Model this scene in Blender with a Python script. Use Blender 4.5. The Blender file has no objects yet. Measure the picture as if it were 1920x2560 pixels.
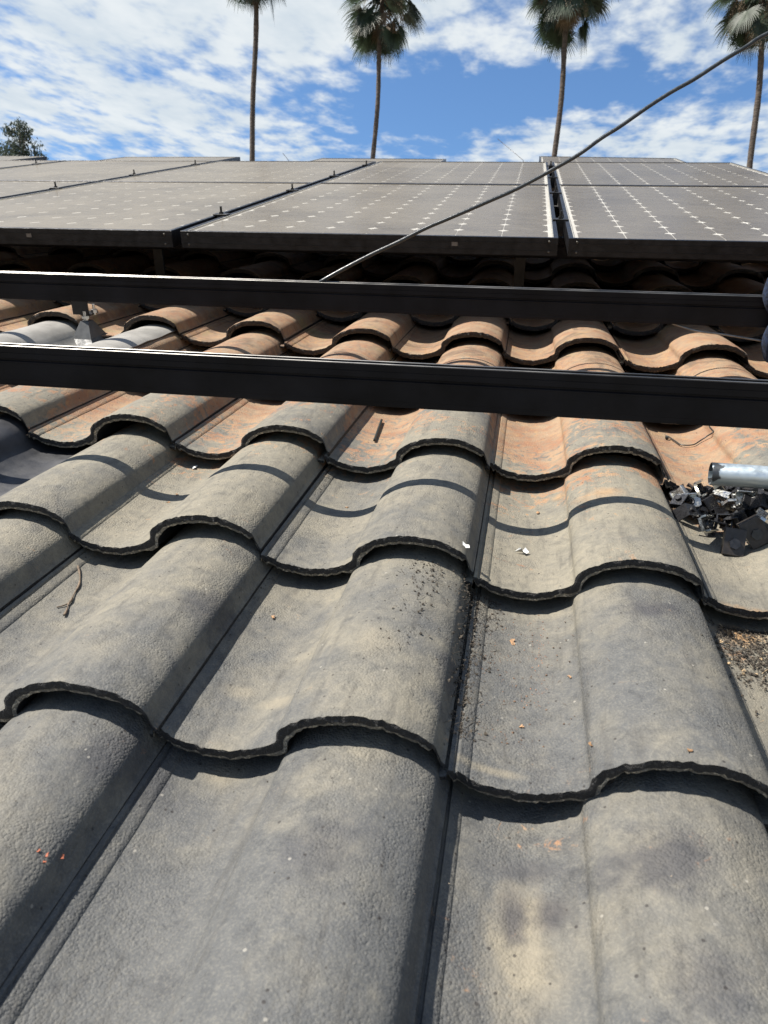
import bpy, math, random
import numpy as np
from mathutils import Vector, Matrix, Euler, noise

# ------------------------------------------------------------------ camera, sky, sun, exposure
S = bpy.context.scene
COL = S.collection
PIT = math.radians(18.43)                       # 4:12 roof
RM = Matrix.Rotation(PIT, 4, 'X')               # roof frame (u right, v up-slope, w normal) -> world
CAM = Vector((0.4889, -0.5277, 0.5415))         # in the roof frame
YAW, PITCH, ROLL, FPX = -0.1753, -0.4828, 0.0053, 1923.0   # focal length in px of the 1920 x 2560 picture
cy_, sy_, cp_, sp_ = math.cos(YAW), math.sin(YAW), math.cos(PITCH), math.sin(PITCH)
F_ = Vector((sy_*cp_, cy_*cp_, sp_)); R0 = Vector((cy_, -sy_, 0)); U0 = R0.cross(F_)
R_ = R0*math.cos(ROLL) + U0*math.sin(ROLL); U_ = U0*math.cos(ROLL) - R0*math.sin(ROLL)

cam = bpy.data.cameras.new('camera'); camo = bpy.data.objects.new('camera', cam); COL.objects.link(camo)
cam.sensor_fit = 'VERTICAL'; cam.sensor_height = 36.0; cam.lens = 36.0*FPX/2560
cam.clip_start = 0.02; cam.clip_end = 3000
m3 = Matrix((R_, U_, -F_)).transposed().to_4x4()
camo.matrix_world = RM @ Matrix.Translation(CAM) @ m3
cam.dof.use_dof = True; cam.dof.focus_distance = 1.35; cam.dof.aperture_fstop = 13.0
S.camera = camo

SUN = Vector((-0.71, 0.20, 1.0)).normalized()   # towards the sun, roof frame
SUNW = (RM.to_3x3() @ SUN).normalized()
sun = bpy.data.lights.new('sun', 'SUN'); suno = bpy.data.objects.new('sun', sun); COL.objects.link(suno)
sun.energy = 5.0; sun.angle = math.radians(0.53); sun.color = (1.0, 0.94, 0.85)
suno.rotation_euler = SUNW.to_track_quat('Z', 'Y').to_euler(); suno.location = (0, 0, 30)

W_ = bpy.data.worlds.new('World'); S.world = W_; W_.use_nodes = True
S.view_settings.view_transform = 'Standard'; S.view_settings.look = 'None'
S.view_settings.gamma = 1.0; S.view_settings.exposure = 1.10; S.view_settings.use_curve_mapping = False
S.cycles.max_bounces = 8; S.cycles.transparent_max_bounces = 12
try: S.cycles.use_denoising = True
except Exception: pass

class NT:
    """tiny node helper"""
    def __init__(s, tree): s.t = tree; s.n = tree.nodes; s.l = tree.links
    def node(s, typ, **kw):
        nd = s.n.new(typ)
        for k, v in kw.items(): setattr(nd, k, v)
        return nd
    def put(s, sock, v):
        if isinstance(v, bpy.types.NodeSocket): s.l.new(v, sock)
        elif v is not None:
            if hasattr(sock.default_value, '__len__') and not hasattr(v, '__len__'): v = (v,)*len(sock.default_value)
            if hasattr(v, '__len__') and len(v) == 3 and len(sock.default_value) == 4: v = (*v, 1)
            sock.default_value = v
    def math(s, op, a, b=None, c=None, clamp=False):
        nd = s.node('ShaderNodeMath', operation=op, use_clamp=clamp)
        for i, v in enumerate((a, b, c)):
            if v is not None: s.put(nd.inputs[i], v)
        return nd.outputs[0]
    def vmath(s, op, a, b=None, out=0):
        nd = s.node('ShaderNodeVectorMath', operation=op)
        s.put(nd.inputs[0], a)
        if b is not None: s.put(nd.inputs[1], b)
        return nd.outputs[out]
    def mix(s, f, a, b):
        nd = s.node('ShaderNodeMix', data_type='RGBA'); s.put(nd.inputs[0], f); s.put(nd.inputs[6], a); s.put(nd.inputs[7], b)
        return nd.outputs[2]
    def noise(s, vec, scale, detail=3, rough=0.55, dist=0.0, dim='3D'):
        nd = s.node('ShaderNodeTexNoise', noise_dimensions=dim)
        s.put(nd.inputs['Vector'], vec); s.put(nd.inputs['Scale'], scale); s.put(nd.inputs['Detail'], detail)
        s.put(nd.inputs['Roughness'], rough); s.put(nd.inputs['Distortion'], dist)
        return nd.outputs[0]
    def vor(s, vec, scale, feature='F1', out=0, rnd=1.0):
        nd = s.node('ShaderNodeTexVoronoi', feature=feature); s.put(nd.inputs['Vector'], vec); s.put(nd.inputs['Scale'], scale)
        s.put(nd.inputs['Randomness'], rnd)
        return nd.outputs[out]
    def ramp(s, v, a, b, c=0.0, d=1.0, smooth=True):
        nd = s.node('ShaderNodeMapRange', interpolation_type='SMOOTHSTEP' if smooth else 'LINEAR')
        s.put(nd.inputs[0], v); s.put(nd.inputs[1], a); s.put(nd.inputs[2], b); s.put(nd.inputs[3], c); s.put(nd.inputs[4], d)
        return nd.outputs[0]
    def bump(s, h, dist, strength=1.0, nrm=None):
        nd = s.node('ShaderNodeBump'); s.put(nd.inputs['Height'], h); nd.inputs['Distance'].default_value = dist
        nd.inputs['Strength'].default_value = strength
        if nrm is not None: s.put(nd.inputs['Normal'], nrm)
        return nd.outputs[0]

# ---- sky: Nishita with a thin broken altocumulus sheet
def build_sky():
    k = NT(W_.node_tree); k.n.clear()
    sky = k.node('ShaderNodeTexSky', sky_type='NISHITA', sun_disc=False)
    sky.sun_elevation = math.asin(SUNW.z); sky.sun_rotation = math.atan2(SUNW.x, SUNW.y)
    sky.altitude = 50; sky.air_density = 1.0; sky.dust_density = 0.4; sky.ozone_density = 2.6
    tc = k.node('ShaderNodeTexCoord'); d = tc.outputs['Generated']
    sep = k.node('ShaderNodeSeparateXYZ'); k.put(sep.inputs[0], d)
    z = k.math('MAXIMUM', sep.outputs[2], 0.03)
    px = k.math('DIVIDE', sep.outputs[0], z); py = k.math('DIVIDE', sep.outputs[1], z)
    cmb = k.node('ShaderNodeCombineXYZ'); k.put(cmb.inputs[0], px); k.put(cmb.inputs[1], k.math('MULTIPLY', py, 0.72)); k.put(cmb.inputs[2], 3.7)
    P = cmb.outputs[0]
    warp = k.node('ShaderNodeTexNoise'); k.put(warp.inputs['Vector'], P); warp.inputs['Scale'].default_value = 1.7; warp.inputs['Detail'].default_value = 3
    w2 = k.vmath('SUBTRACT', warp.outputs[1], (0.5, 0.5, 0.5))
    Pw = k.vmath('ADD', P, k.vmath('MULTIPLY', w2, (0.10, 0.10, 0.10)))
    # coverage: broad bands of the layer
    cov = k.noise(Pw, 0.75, 2, 0.5)
    def blob(x, y, rx, ry, amp):
        dx = k.math('DIVIDE', k.math('SUBTRACT', px, x), rx); dy = k.math('DIVIDE', k.math('SUBTRACT', py, y), ry)
        r2 = k.math('ADD', k.math('MULTIPLY', dx, dx), k.math('MULTIPLY', dy, dy))
        return k.math('MULTIPLY', k.math('POWER', 2.718, k.math('MULTIPLY', r2, -1.0)), amp)
    c = k.math('ADD', k.math('MULTIPLY', cov, 0.55), 0.33)
    for b in BLOBS: c = k.math('ADD', c, blob(*b))
    fine = k.noise(Pw, 9.0, 4, 0.55)
    mid = k.noise(Pw, 3.4, 3, 0.55)
    n = k.math('ADD', k.math('MULTIPLY', fine, 0.72), k.math('MULTIPLY', mid, 0.43))
    dens = k.math('ADD', c, k.math('MULTIPLY', k.math('SUBTRACT', n, 0.575), 2.0))
    m = k.ramp(dens, 0.38, 0.92)
    shade = k.ramp(k.noise(Pw, 4.5, 4, 0.6), 0.35, 0.7)
    ccol = k.mix(shade, CLOUD_D, CLOUD_L)
    skyc = k.vmath('MULTIPLY', sky.outputs[0], SKY_TINT)
    col = k.mix(k.math('MULTIPLY', m, 0.93), skyc, ccol)
    bg = k.node('ShaderNodeBackground'); k.put(bg.inputs[0], col); bg.inputs[1].default_value = 0.05
    out = k.node('ShaderNodeOutputWorld'); k.l.new(bg.outputs[0], out.inputs[0])
CLOUD_D, CLOUD_L = (6.5, 7.2, 7.7), (8.1, 8.5, 8.6)
SKY_TINT = (0.92, 1.18, 1.42)
BLOBS = [(-0.42, 3.02, 0.34, 0.36, -0.85), (-0.05, 2.80, 0.30, 0.20, -0.60), (-0.85, 3.50, 0.16, 0.28, -0.35), (0.30, 2.85, 0.40, 0.14, -0.35),
         (-1.5, 2.9, 0.80, 0.9, 0.24), (-1.1, 2.25, 0.55, 0.30, 0.38), (0.45, 3.35, 0.50, 0.30, 0.26), (-0.35, 2.35, 0.40, 0.22, 0.25), (0.35, 2.45, 0.30, 0.16, 0.18)]
build_sky()

# ------------------------------------------------------------------ helpers
RND = random.Random(7)
def ray(x, y):                                   # pixel of the 1920 x 2560 picture -> direction in the roof frame
    return F_ + R_*((x-960)/FPX) - U_*((y-1280)/FPX)
def at_w(x, y, w):
    d = ray(x, y); return CAM + d*((w-CAM.z)/d.z)
def at_v(x, y, v):
    d = ray(x, y); return CAM + d*((v-CAM.y)/d.y)
def at_depth(x, y, z): return CAM + ray(x, y)*z

MW = {}
def put(o, mat=None, parent=None):
    mat = mat or Matrix.Identity(4); MW[o.name] = mat
    COL.objects.link(o)
    if parent is not None:
        o.parent = parent; o.matrix_basis = MW[parent.name].inverted() @ mat
    else: o.matrix_basis = mat
    return o
def tag(o, label=None, cat=None, group=None, kind=None):
    for k, v in (('label', label), ('category', cat), ('group', group), ('kind', kind)):
        if v: o[k] = v
    return o
def empty(name, mat, label, cat, group=None):
    o = bpy.data.objects.new(name, None); o.empty_display_size = 0.05
    put(o, mat); return tag(o, label, cat, group)
class MB:
    def __init__(s): s.v = []; s.f = []; s.m = []; s.sm = []
    def add(s, vs, fs, mi=0, smooth=False):
        b = len(s.v); s.v += [tuple(p) for p in vs]
        for f in fs: s.f.append(tuple(i+b for i in f)); s.m.append(mi); s.sm.append(smooth)
    def box(s, c, d, rot=None, mi=0, bev=0.0):
        x, y, z = d[0]/2, d[1]/2, d[2]/2; c = Vector(c)
        if bev <= 0:
            P = [Vector((a*x, b*y, e*z)) for e in (-1, 1) for b in (-1, 1) for a in (-1, 1)]
            Fs = [(0, 2, 3, 1), (4, 5, 7, 6), (0, 1, 5, 4), (2, 6, 7, 3), (0, 4, 6, 2), (1, 3, 7, 5)]
        else:
            P = []; Fs = []
            for e, i in ((-1, 0), (-1, 1), (1, 1), (1, 0)):
                xx, yy = x-bev*(1-i), y-bev*(1-i); zz = e*(z if not i else z-bev)
                P += [Vector((a, b, zz)) for a, b in ((-xx, -yy), (xx, -yy), (xx, yy), (-xx, yy))]
            Fs = [(3, 2, 1, 0), (12, 13, 14, 15)]
            for r in range(3):
                for j in range(4):
                    Fs.append((r*4+j, r*4+(j+1) % 4, r*4+4+(j+1) % 4, r*4+4+j))
        if rot is not None: P = [rot @ p for p in P]
        s.add([p+c for p in P], Fs, mi)
    def tube(s, pts, rad, n=8, mi=0, cap=True, smooth=True):
        pts = [Vector(p) for p in pts]; N = len(pts)
        if not hasattr(rad, '__len__'): rad = [rad]*N
        t0 = (pts[1]-pts[0]).normalized(); a = t0.orthogonal().normalized(); V = []
        for i in range(N):
            t = (pts[min(i+1, N-1)]-pts[max(i-1, 0)]).normalized()
            a = (a-t*a.dot(t)).normalized(); b = t.cross(a)
            V += [pts[i]+(a*math.cos(2*math.pi*j/n)+b*math.sin(2*math.pi*j/n))*rad[i] for j in range(n)]
        Fs = [(i*n+j, i*n+(j+1) % n, (i+1)*n+(j+1) % n, (i+1)*n+j) for i in range(N-1) for j in range(n)]
        s.add(V, Fs, mi, smooth)
        if cap: s.add(V[:n], [tuple(range(n-1, -1, -1))], mi); s.add(V[-n:], [tuple(range(n))], mi)
    def prism(s, poly, a, b, axis=0, mi=0):
        """closed 2-D polygon (counter-clockwise) swept along an axis from a to b"""
        def mk(p, t): return {0: (t, p[0], p[1]), 1: (p[0], t, p[1]), 2: (p[0], p[1], t)}[axis]
        n = len(poly); V = [mk(p, a) for p in poly]+[mk(p, b) for p in poly]
        s.add(V, [(i, (i+1) % n, n+(i+1) % n, n+i) for i in range(n)]+[tuple(range(n-1, -1, -1)), tuple(range(n, 2*n))], mi)
    def mesh(s, name, mats):
        me = bpy.data.meshes.new(name); me.from_pydata(s.v, [], s.f)
        for m in (mats if isinstance(mats, (list, tuple)) else [mats]): me.materials.append(m)
        me.polygons.foreach_set('material_index', s.m); me.polygons.foreach_set('use_smooth', s.sm); me.update()
        return me
    def obj(s, name, mats, mat=None, parent=None):
        return put(bpy.data.objects.new(name, s.mesh(name, mats)), mat, parent)
def T(*p): return Matrix.Translation(Vector(p if len(p) > 1 else p[0]))

def material(name):
    m = bpy.data.materials.new(name); m.use_nodes = True
    k = NT(m.node_tree); b = k.n['Principled BSDF']
    return m, k, b
def simple(name, col, rough=0.6, metal=0.0, var=0.25, scale=40, bump=0.0, spec=0.5, sub=None):
    """base colour with noise mottling, slight roughness variation and optional fine relief"""
    m, k, b = material(name)
    tc = k.node('ShaderNodeTexCoord').outputs['Object']; oi = k.node('ShaderNodeObjectInfo')
    v = k.vmath('ADD', tc, k.vmath('MULTIPLY', k.node('ShaderNodeCombineXYZ').outputs[0], (0, 0, 0)))
    n = k.noise(v, scale, 5, 0.6)
    lo = tuple(c*(1-var) for c in col); hi = tuple(min(1, c*(1+var)) for c in col)
    k.put(b.inputs['Base Color'], k.mix(k.ramp(n, 0.3, 0.7), lo, hi))
    k.put(b.inputs['Roughness'], k.ramp(k.noise(v, scale*2.3, 3), 0.3, 0.7, max(0.02, rough-0.1), min(1, rough+0.1)))
    b.inputs['Metallic'].default_value = metal; b.inputs['Specular IOR Level'].default_value = spec
    if bump: k.put(b.inputs['Normal'], k.bump(k.noise(v, scale*4, 4, 0.65), bump))
    return m

# ------------------------------------------------------------------ the tile profile
CW, EX, DROP, TL = 0.292, 0.3537, 0.033, 0.43
PROF = [(-.141, -.0150), (-.1305, -.0150), (-.1290, -.0060), (-.1245, -.0072), (-.1232, -.0100), (-.1212, -.0100), (-.1200, -.0076), (-.1160, -.0096), (-.1098, -.0128),
        (-.1084, -.0150), (-.100, -.0172), (-.090, -.0196), (-.075, -.0217), (-.060, -.0224), (-.045, -.0216), (-.030, -.0182),
        (-.015, -.0122), (-.006, -.0068), (-.001, -.0030), (.0004, .0000), (.0010, .0085), (.0035, .0135), (.012, .0212), (.027, .0305), (.045, .0378),
        (.065, .0424), (.085, .0436), (.105, .0424), (.120, .0394), (.132, .0348), (.142, .0302), (.149, .0258), (.1532, .0218), (.1548, .0185), (.1612, .0010), (.1632, -.0010), (.1650, -.0025)]
PU = np.array([p[0] for p in PROF]); PW_ = np.array([p[1] for p in PROF])
def prof_w(u): return float(np.interp(u, PU, PW_))
def surf(u, v):
    c = math.floor((u+.126)/CW); r = math.floor(v/EX)
    return prof_w(u-c*CW) - DROP*(v-r*EX)/EX
def hit(x, y, lift=0.0):                          # pixel -> point on the tiles, roof frame
    d = ray(x, y); t = 0.3
    while t < 6:
        p = CAM + d*t
        if p.z < surf(p.x, p.y)+lift: return p
        t += 0.0015
    return CAM + d*2
def roof_at(p, n=None): return RM @ T(p)

def build_tile_mesh(seed):
    rs = np.random.RandomState(seed)
    # resample the profile
    us = [PROF[0][0]]
    for a, b in zip(PROF[:-1], PROF[1:]):
        L = math.hypot(b[0]-a[0], b[1]-a[1]); n = max(1, int(round(L/0.0042)))
        us += [(a, b, (i+1)/n) for i in range(n)]
    pts = [PROF[0]]+[(a[0]+(b[0]-a[0])*t, a[1]+(b[1]-a[1])*t) for a, b, t in us[1:]]
    # soften the curved runs
    P = np.array(pts)
    for _ in range(1):
        Q = P.copy(); Q[1:-1] = P[1:-1]*0.6+(P[:-2]+P[2:])*0.2
        keep = (P[:, 0] > -.107) & (P[:, 0] < -.003) | (P[:, 0] > .003) & (P[:, 0] < .151)
        P[keep] = Q[keep]
    n = len(P)
    tan = np.gradient(P, axis=0); nrm = np.stack([-tan[:, 1], tan[:, 0]], 1); nrm /= np.linalg.norm(nrm, axis=1)[:, None]
    th = np.full(n, .0135); th[P[:, 0] < -.128] = .006; th[P[:, 0] > .15] = .007
    B = P.copy(); B[:, 1] -= th
    st = (P[:, 0] > -.012) & (P[:, 0] < .03)
    B[st, 0] += .010*np.clip((.03-P[st, 0])/.03, 0, 1)     # the step keeps its wall thickness
    vs = np.array([0, .0008, .002, .0045, .008, .014, .022, .032, .045]+list(np.linspace(.06, TL, 24)))
    m = len(vs)
    off = seed*13.7
    def nz(x, y, s, amp): return amp*noise.noise(Vector((x*s+off, y*s, off*.37)))
    V = []; MI = []; Fs = []; SM = []
    edge = np.array([nz(u, 0, 45, .0022)+nz(u, 1, 150, .0014)+nz(u, 2, 600, .0009)+.006*max(0, noise.noise(Vector((u*70+off*3, 2.2, 1)))-.42) for u in P[:, 0]])   # ragged front edge
    rimw = np.array([.0014*(.3+abs(nz(u, 5, 230, 2.4))) for u in P[:, 0]])                               # crumbled rim
    for j, v in enumerate(vs):
        for i in range(n):
            u, w = P[i]
            rnd = rimw[i]*max(0.0, 1-v/.0045)**1.5
            dz = nz(u, v, 28, .0006)+nz(u, v, 130, .00025)
            V.append((u+nz(u, v, 40, .0004), v+edge[i]*max(0, 1-v/.012), w-DROP*v/EX-rnd+dz))
    def quad(r, c): return (r*n+c, r*n+c+1, (r+1)*n+c+1, (r+1)*n+c)
    for j in range(m-1):
        for i in range(n-1): Fs.append(quad(j, i)); MI.append(0); SM.append(True)
    # front face: rows from the rim to the lip
    b0 = len(V); fr = [0.0, .22, .5, .74, .9, 1.0]
    lip = np.array([.66+.16*noise.noise(Vector((u*60+off, 9, 0)))+.12*noise.noise(Vector((u*260+off, 4, 0))) for u in P[:, 0]])
    for r, t in enumerate(fr):
        for i in range(n):
            top = np.array(V[i]); u0, w0 = P[i]; u1, w1 = B[i]
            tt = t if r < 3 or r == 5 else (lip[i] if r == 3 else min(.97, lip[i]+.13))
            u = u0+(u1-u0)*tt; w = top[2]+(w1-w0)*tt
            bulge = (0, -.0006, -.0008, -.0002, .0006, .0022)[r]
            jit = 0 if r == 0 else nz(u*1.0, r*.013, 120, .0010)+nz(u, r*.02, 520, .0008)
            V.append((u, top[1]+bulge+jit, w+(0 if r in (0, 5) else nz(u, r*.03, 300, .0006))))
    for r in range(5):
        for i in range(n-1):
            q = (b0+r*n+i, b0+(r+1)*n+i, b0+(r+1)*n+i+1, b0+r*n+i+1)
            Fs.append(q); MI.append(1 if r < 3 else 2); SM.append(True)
    # underside, sides and back, coarse
    b1 = len(V)
    uv = [.002, .02, .12, TL]
    for v in uv:
        for i in range(n): V.append((B[i, 0], v+(edge[i] if v < .01 else 0), B[i, 1]-DROP*v/EX-(0.0 if v < .01 else .001)))
    for j in range(3):
        for i in range(n-1):
            a = b1+j*n+i; Fs.append((a, a+n, a+n+1, a+1)); MI.append(1); SM.append(True)
    ts = [j for j, v in enumerate(vs)]
    for c, flip in ((0, False), (n-1, True)):                  # side walls
        topc = [j*n+c for j in ts]; bot = [b1+j*n+c for j in range(4)]
        poly = topc+bot[::-1]
        Fs.append(tuple(poly if not flip else poly[::-1])); MI.append(1); SM.append(False)
    for i in range(n-1):                                       # back wall
        Fs.append(((m-1)*n+i, (m-1)*n+i+1, b1+3*n+i+1, b1+3*n+i)); MI.append(1); SM.append(False)
    me = bpy.data.meshes.new('tile'); me.from_pydata(V, [], Fs)
    for mm in (M_TILE, M_EDGE, M_LIP): me.materials.append(mm)
    me.polygons.foreach_set('material_index', MI); me.polygons.foreach_set('use_smooth', SM); me.update()
    me.set_sharp_from_angle(angle=math.radians(38))
    return me

# ------------------------------------------------------------------ tile materials
def roof_coords(k):
    geo = k.node('ShaderNodeNewGeometry').outputs['Position']
    mp = k.node('ShaderNodeMapping'); mp.vector_type = 'POINT'
    k.put(mp.inputs[0], geo); mp.inputs['Rotation'].default_value = (-PIT, 0, 0)
    return mp.outputs[0]
PALE, SMUT, BARE = (0.31, 0.275, 0.205), (0.060, 0.060, 0.068), (0.42, 0.26, 0.13)
STAINS = [(1310, 2400, .045, .085, PALE, .75), (1330, 2290, .030, .020, PALE, .85), (1284, 2292, .017, .028, SMUT, .85), (1378, 2295, .019, .028, SMUT, .85), (1300, 2180, .05, .016, SMUT, .5),
          (1640, 1525, .050, .030, SMUT, .75), (1640, 2150, .055, .05, SMUT, .7), (1760, 2440, .05, .04, SMUT, .4), (1230, 1930, .05, .010, PALE, .6), (540, 1520, .04, .05, SMUT, .55),
          (330, 1930, .06, .05, SMUT, .5), (800, 2120, .05, .05, SMUT, .45), (560, 1940, .035, .03, PALE, .5), (930, 1600, .04, .05, PALE, .5), (880, 1420, .035, .018, PALE, .5), (600, 1730, .03, .02, PALE, .5), (690, 1760, .03, .016, PALE, .6), (1120, 1680, .02, .07, SMUT, .5), (1500, 1230, .05, .03, BARE, .6), (1850, 1590, .045, .03, BARE, .95), (1400, 1240, .02, .02, BARE, .7)]
TS = 0.58                                         # overall depth of the coat
def tile_material():
    m, k, b = material('painted_concrete_tile')
    rp = roof_coords(k); sp = k.node('ShaderNodeSeparateXYZ'); k.put(sp.inputs[0], rp)
    u, v = sp.outputs[0], sp.outputs[1]
    oi = k.node('ShaderNodeObjectInfo'); rnd = oi.outputs['Random']
    tc = k.node('ShaderNodeTexCoord').outputs['Object']
    cmb = k.node('ShaderNodeCombineXYZ'); k.put(cmb.inputs[0], k.math('MULTIPLY', rnd, 37.0)); k.put(cmb.inputs[1], k.math('MULTIPLY', rnd, 91.0))
    o = k.vmath('ADD', tc, cmb.outputs[0])
    so = k.node('ShaderNodeSeparateXYZ'); k.put(so.inputs[0], tc); ow = so.outputs[2]
    # paint: slate grey weathering to khaki
    big = k.noise(rp, 4.2, 3, 0.6, 0.6); med = k.noise(o, 19, 4, 0.65)
    kh = k.math('ADD', k.math('MULTIPLY', big, 0.65), k.math('MULTIPLY', med, 0.5))
    kh = k.math('ADD', kh, k.math('MULTIPLY', k.math('SUBTRACT', rnd, 0.5), 0.16))
    kh = k.math('ADD', kh, k.ramp(v, -0.25, 0.45, -0.20, 0.07, False))
    paint = k.mix(k.ramp(kh, 0.34, 0.76), (0.112, 0.116, 0.118), (0.250, 0.230, 0.182))
    st = k.noise(rp, 9.5, 4, 0.65, 0.8)
    paint = k.mix(k.ramp(st, 0.57, 0.76, 0.0, 0.55), paint, (0.052, 0.054, 0.060))
    paint = k.mix(k.ramp(st, 0.28, 0.42, 0.32, 0.0), paint, (0.30, 0.275, 0.215))
    # worn pebbly surface: paint is thinner on the tops of the grains
    gr = k.noise(o, 430, 2, 0.6)
    paint = k.mix(k.ramp(gr, 0.45, 0.70, 0.0, 0.20), paint, (0.36, 0.34, 0.28))
    strk = k.noise(k.vmath('MULTIPLY', o, (75, 7, 75)), 1.0, 3, 0.6)
    paint = k.mix(k.ramp(strk, 0.52, 0.72, 0.0, 0.38), paint, (0.075, 0.072, 0.066))
    for (sx, sy, ru, rv, cc, ss) in STAINS:
        c0 = hit(sx, sy)
        dd = k.vmath('LENGTH', k.vmath('MULTIPLY', k.vmath('SUBTRACT', rp, tuple(c0)), (1/ru, 1/rv, 0.0)), out=1)
        dd = k.math('ADD', dd, k.math('MULTIPLY', k.math('SUBTRACT', med, 0.5), 1.9))
        paint = k.mix(k.ramp(dd, 0.15, 1.0, ss, 0.0), paint, cc)
    # bare terracotta body higher up the roof, worn through in flakes lower down
    fl_n = k.noise(o, 60, 4, 0.72, 0.8)
    paint = k.mix(k.ramp(fl_n, 0.36, 0.66, 0.0, 0.5), paint, k.vmath('MULTIPLY', paint, (1.55, 1.50, 1.42)))
    paint = k.mix(k.ramp(fl_n, 0.30, 0.44, 0.45, 0.0), paint, k.vmath('MULTIPLY', paint, (0.6, 0.6, 0.62)))
    tcol = k.mix(k.ramp(med, 0.35, 0.65), (0.40, 0.190, 0.100), (0.46, 0.305, 0.185))
    tcol = k.mix(k.ramp(fl_n, 0.40, 0.6, 0.45, 0.0), tcol, (0.30, 0.245, 0.17))
    wear = k.math('ADD', k.math('MULTIPLY', st, 0.5), k.math('MULTIPLY', fl_n, 0.5))
    amt = k.ramp(v, 0.55, 1.22, 0.0, 0.30, False)
    amt = k.math('ADD', amt, k.ramp(u, 0.1, 1.1, 0.0, 0.055, False))
    amt = k.math('ADD', amt, k.math('MULTIPLY', k.math('SUBTRACT', rnd, 0.5), 0.06))
    pan = k.ramp(ow, -0.012, 0.016, 0.085, 0.0)
    amt = k.math('ADD', amt, k.math('MULTIPLY', pan, k.ramp(v, 0.55, 0.75)))
    tm = k.ramp(k.math('ADD', wear, amt), 0.635, 0.72, 0.0, 0.9)
    fl = k.ramp(k.math('ADD', fl_n, k.math('MULTIPLY', amt, 0.35)), 0.68, 0.72)
    flm = k.math('MULTIPLY', fl, k.ramp(v, 0.05, 0.7, 0.12, 0.85))
    col = k.mix(tm, paint, tcol)
    col = k.mix(flm, col, (0.46, 0.29, 0.15))
    col = k.mix(k.math('MULTIPLY', k.ramp(st, 0.52, 0.66, 0.0, 0.55), k.ramp(v, 0.9, 1.3)), col, (0.115, 0.085, 0.062))
    # lichen tint, soot specks and pale grit
    lich = k.math('MULTIPLY', k.ramp(big, 0.58, 0.68), k.ramp(v, 0.9, 1.4, 0.0, 0.4))
    col = k.mix(lich, col, (0.27, 0.26, 0.10))
    vn = k.node('ShaderNodeTexVoronoi', feature='F1'); k.put(vn.inputs['Vector'], o); vn.inputs['Scale'].default_value = 150
    scs = k.node('ShaderNodeSeparateColor'); k.put(scs.inputs[0], vn.outputs[1])
    near = k.ramp(vn.outputs[0], 0.16, 0.28, 1.0, 0.0)
    speck = k.math('MULTIPLY', near, k.ramp(scs.outputs[0], 0.94, 0.95, 0.0, 0.8))
    col = k.mix(speck, col, (0.035, 0.030, 0.028))
    white = k.math('MULTIPLY', near, k.ramp(scs.outputs[1], 0.985, 0.99, 0.0, 0.45))
    col = k.mix(white, col, (0.62, 0.58, 0.50))
    col = k.vmath('MULTIPLY', col, (TS, TS, TS))
    k.put(b.inputs['Base Color'], col)
    b.inputs['Roughness'].default_value = 0.74; b.inputs['Specular IOR Level'].default_value = 0.35
    zone = k.ramp(st, 0.36, 0.62, 0.15, 1.15)
    peb = k.vor(k.vmath('ADD', o, k.vmath('MULTIPLY', k.node('ShaderNodeCombineXYZ').outputs[0], (0, 0, 0))), 400)
    h = k.math('SUBTRACT', k.math('ADD', k.math('MULTIPLY', k.noise(o, 120, 4, 0.72), 1.0), k.math('MULTIPLY', gr, 0.55)), k.math('MULTIPLY', k.math('MULTIPLY', peb, peb), k.math('MULTIPLY', zone, 0.7)))
    k.put(b.inputs['Normal'], k.bump(h, 0.00105, 1.0))
    return m
def edge_material(name, dark, warm):
    m, k, b = material(name)
    rp = roof_coords(k); sp = k.node('ShaderNodeSeparateXYZ'); k.put(sp.inputs[0], rp)
    o = k.node('ShaderNodeTexCoord').outputs['Object']
    n = k.noise(o, 160, 5, 0.7); n2 = k.noise(o, 420, 3, 0.7)
    t = k.ramp(sp.outputs[1], 0.85, 1.3)
    c = k.mix(t, dark, warm)
    c = k.mix(k.ramp(k.math('ADD', k.math('MULTIPLY', n, .5), k.math('MULTIPLY', n2, .5)), 0.50, 0.62), c, k.vmath('MULTIPLY', c, (4.6, 4.4, 4.0)))
    k.put(b.inputs['Base Color'], c); b.inputs['Roughness'].default_value = 0.6
    k.put(b.inputs['Normal'], k.bump(k.math('ADD', k.math('MULTIPLY', n, .7), n2), 0.004))
    return m
M_TILE = tile_material()
M_EDGE = edge_material('near_black_tile_edge', (0.011, 0.011, 0.012), (0.020, 0.015, 0.012))  # near-black front face, turning browner up the roof
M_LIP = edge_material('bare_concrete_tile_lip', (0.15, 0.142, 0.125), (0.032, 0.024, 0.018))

# ------------------------------------------------------------------ setting: ground, house, roof
GZ = -3.3
M_GROUND = simple('dry_ground', (0.20, 0.17, 0.12), 0.9, 0, 0.3, 0.6, 0.02)
M_STUCCO = simple('beige_stucco', (0.52, 0.45, 0.34), 0.9, 0, 0.08, 6, 0.003)
M_FELT = simple('black_roofing_felt', (0.035, 0.033, 0.032), 0.9, 0, 0.3, 30, 0.002)
M_WOOD = simple('brown_painted_fascia', (0.10, 0.065, 0.04), 0.7, 0, 0.2, 20, 0.001)
b = MB(); b.add([(-400, -400, GZ), (400, -400, GZ), (400, 400, GZ), (-400, 400, GZ)], [(0, 1, 2, 3)])
tag(b.obj('ground', M_GROUND), kind='structure')

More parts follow.
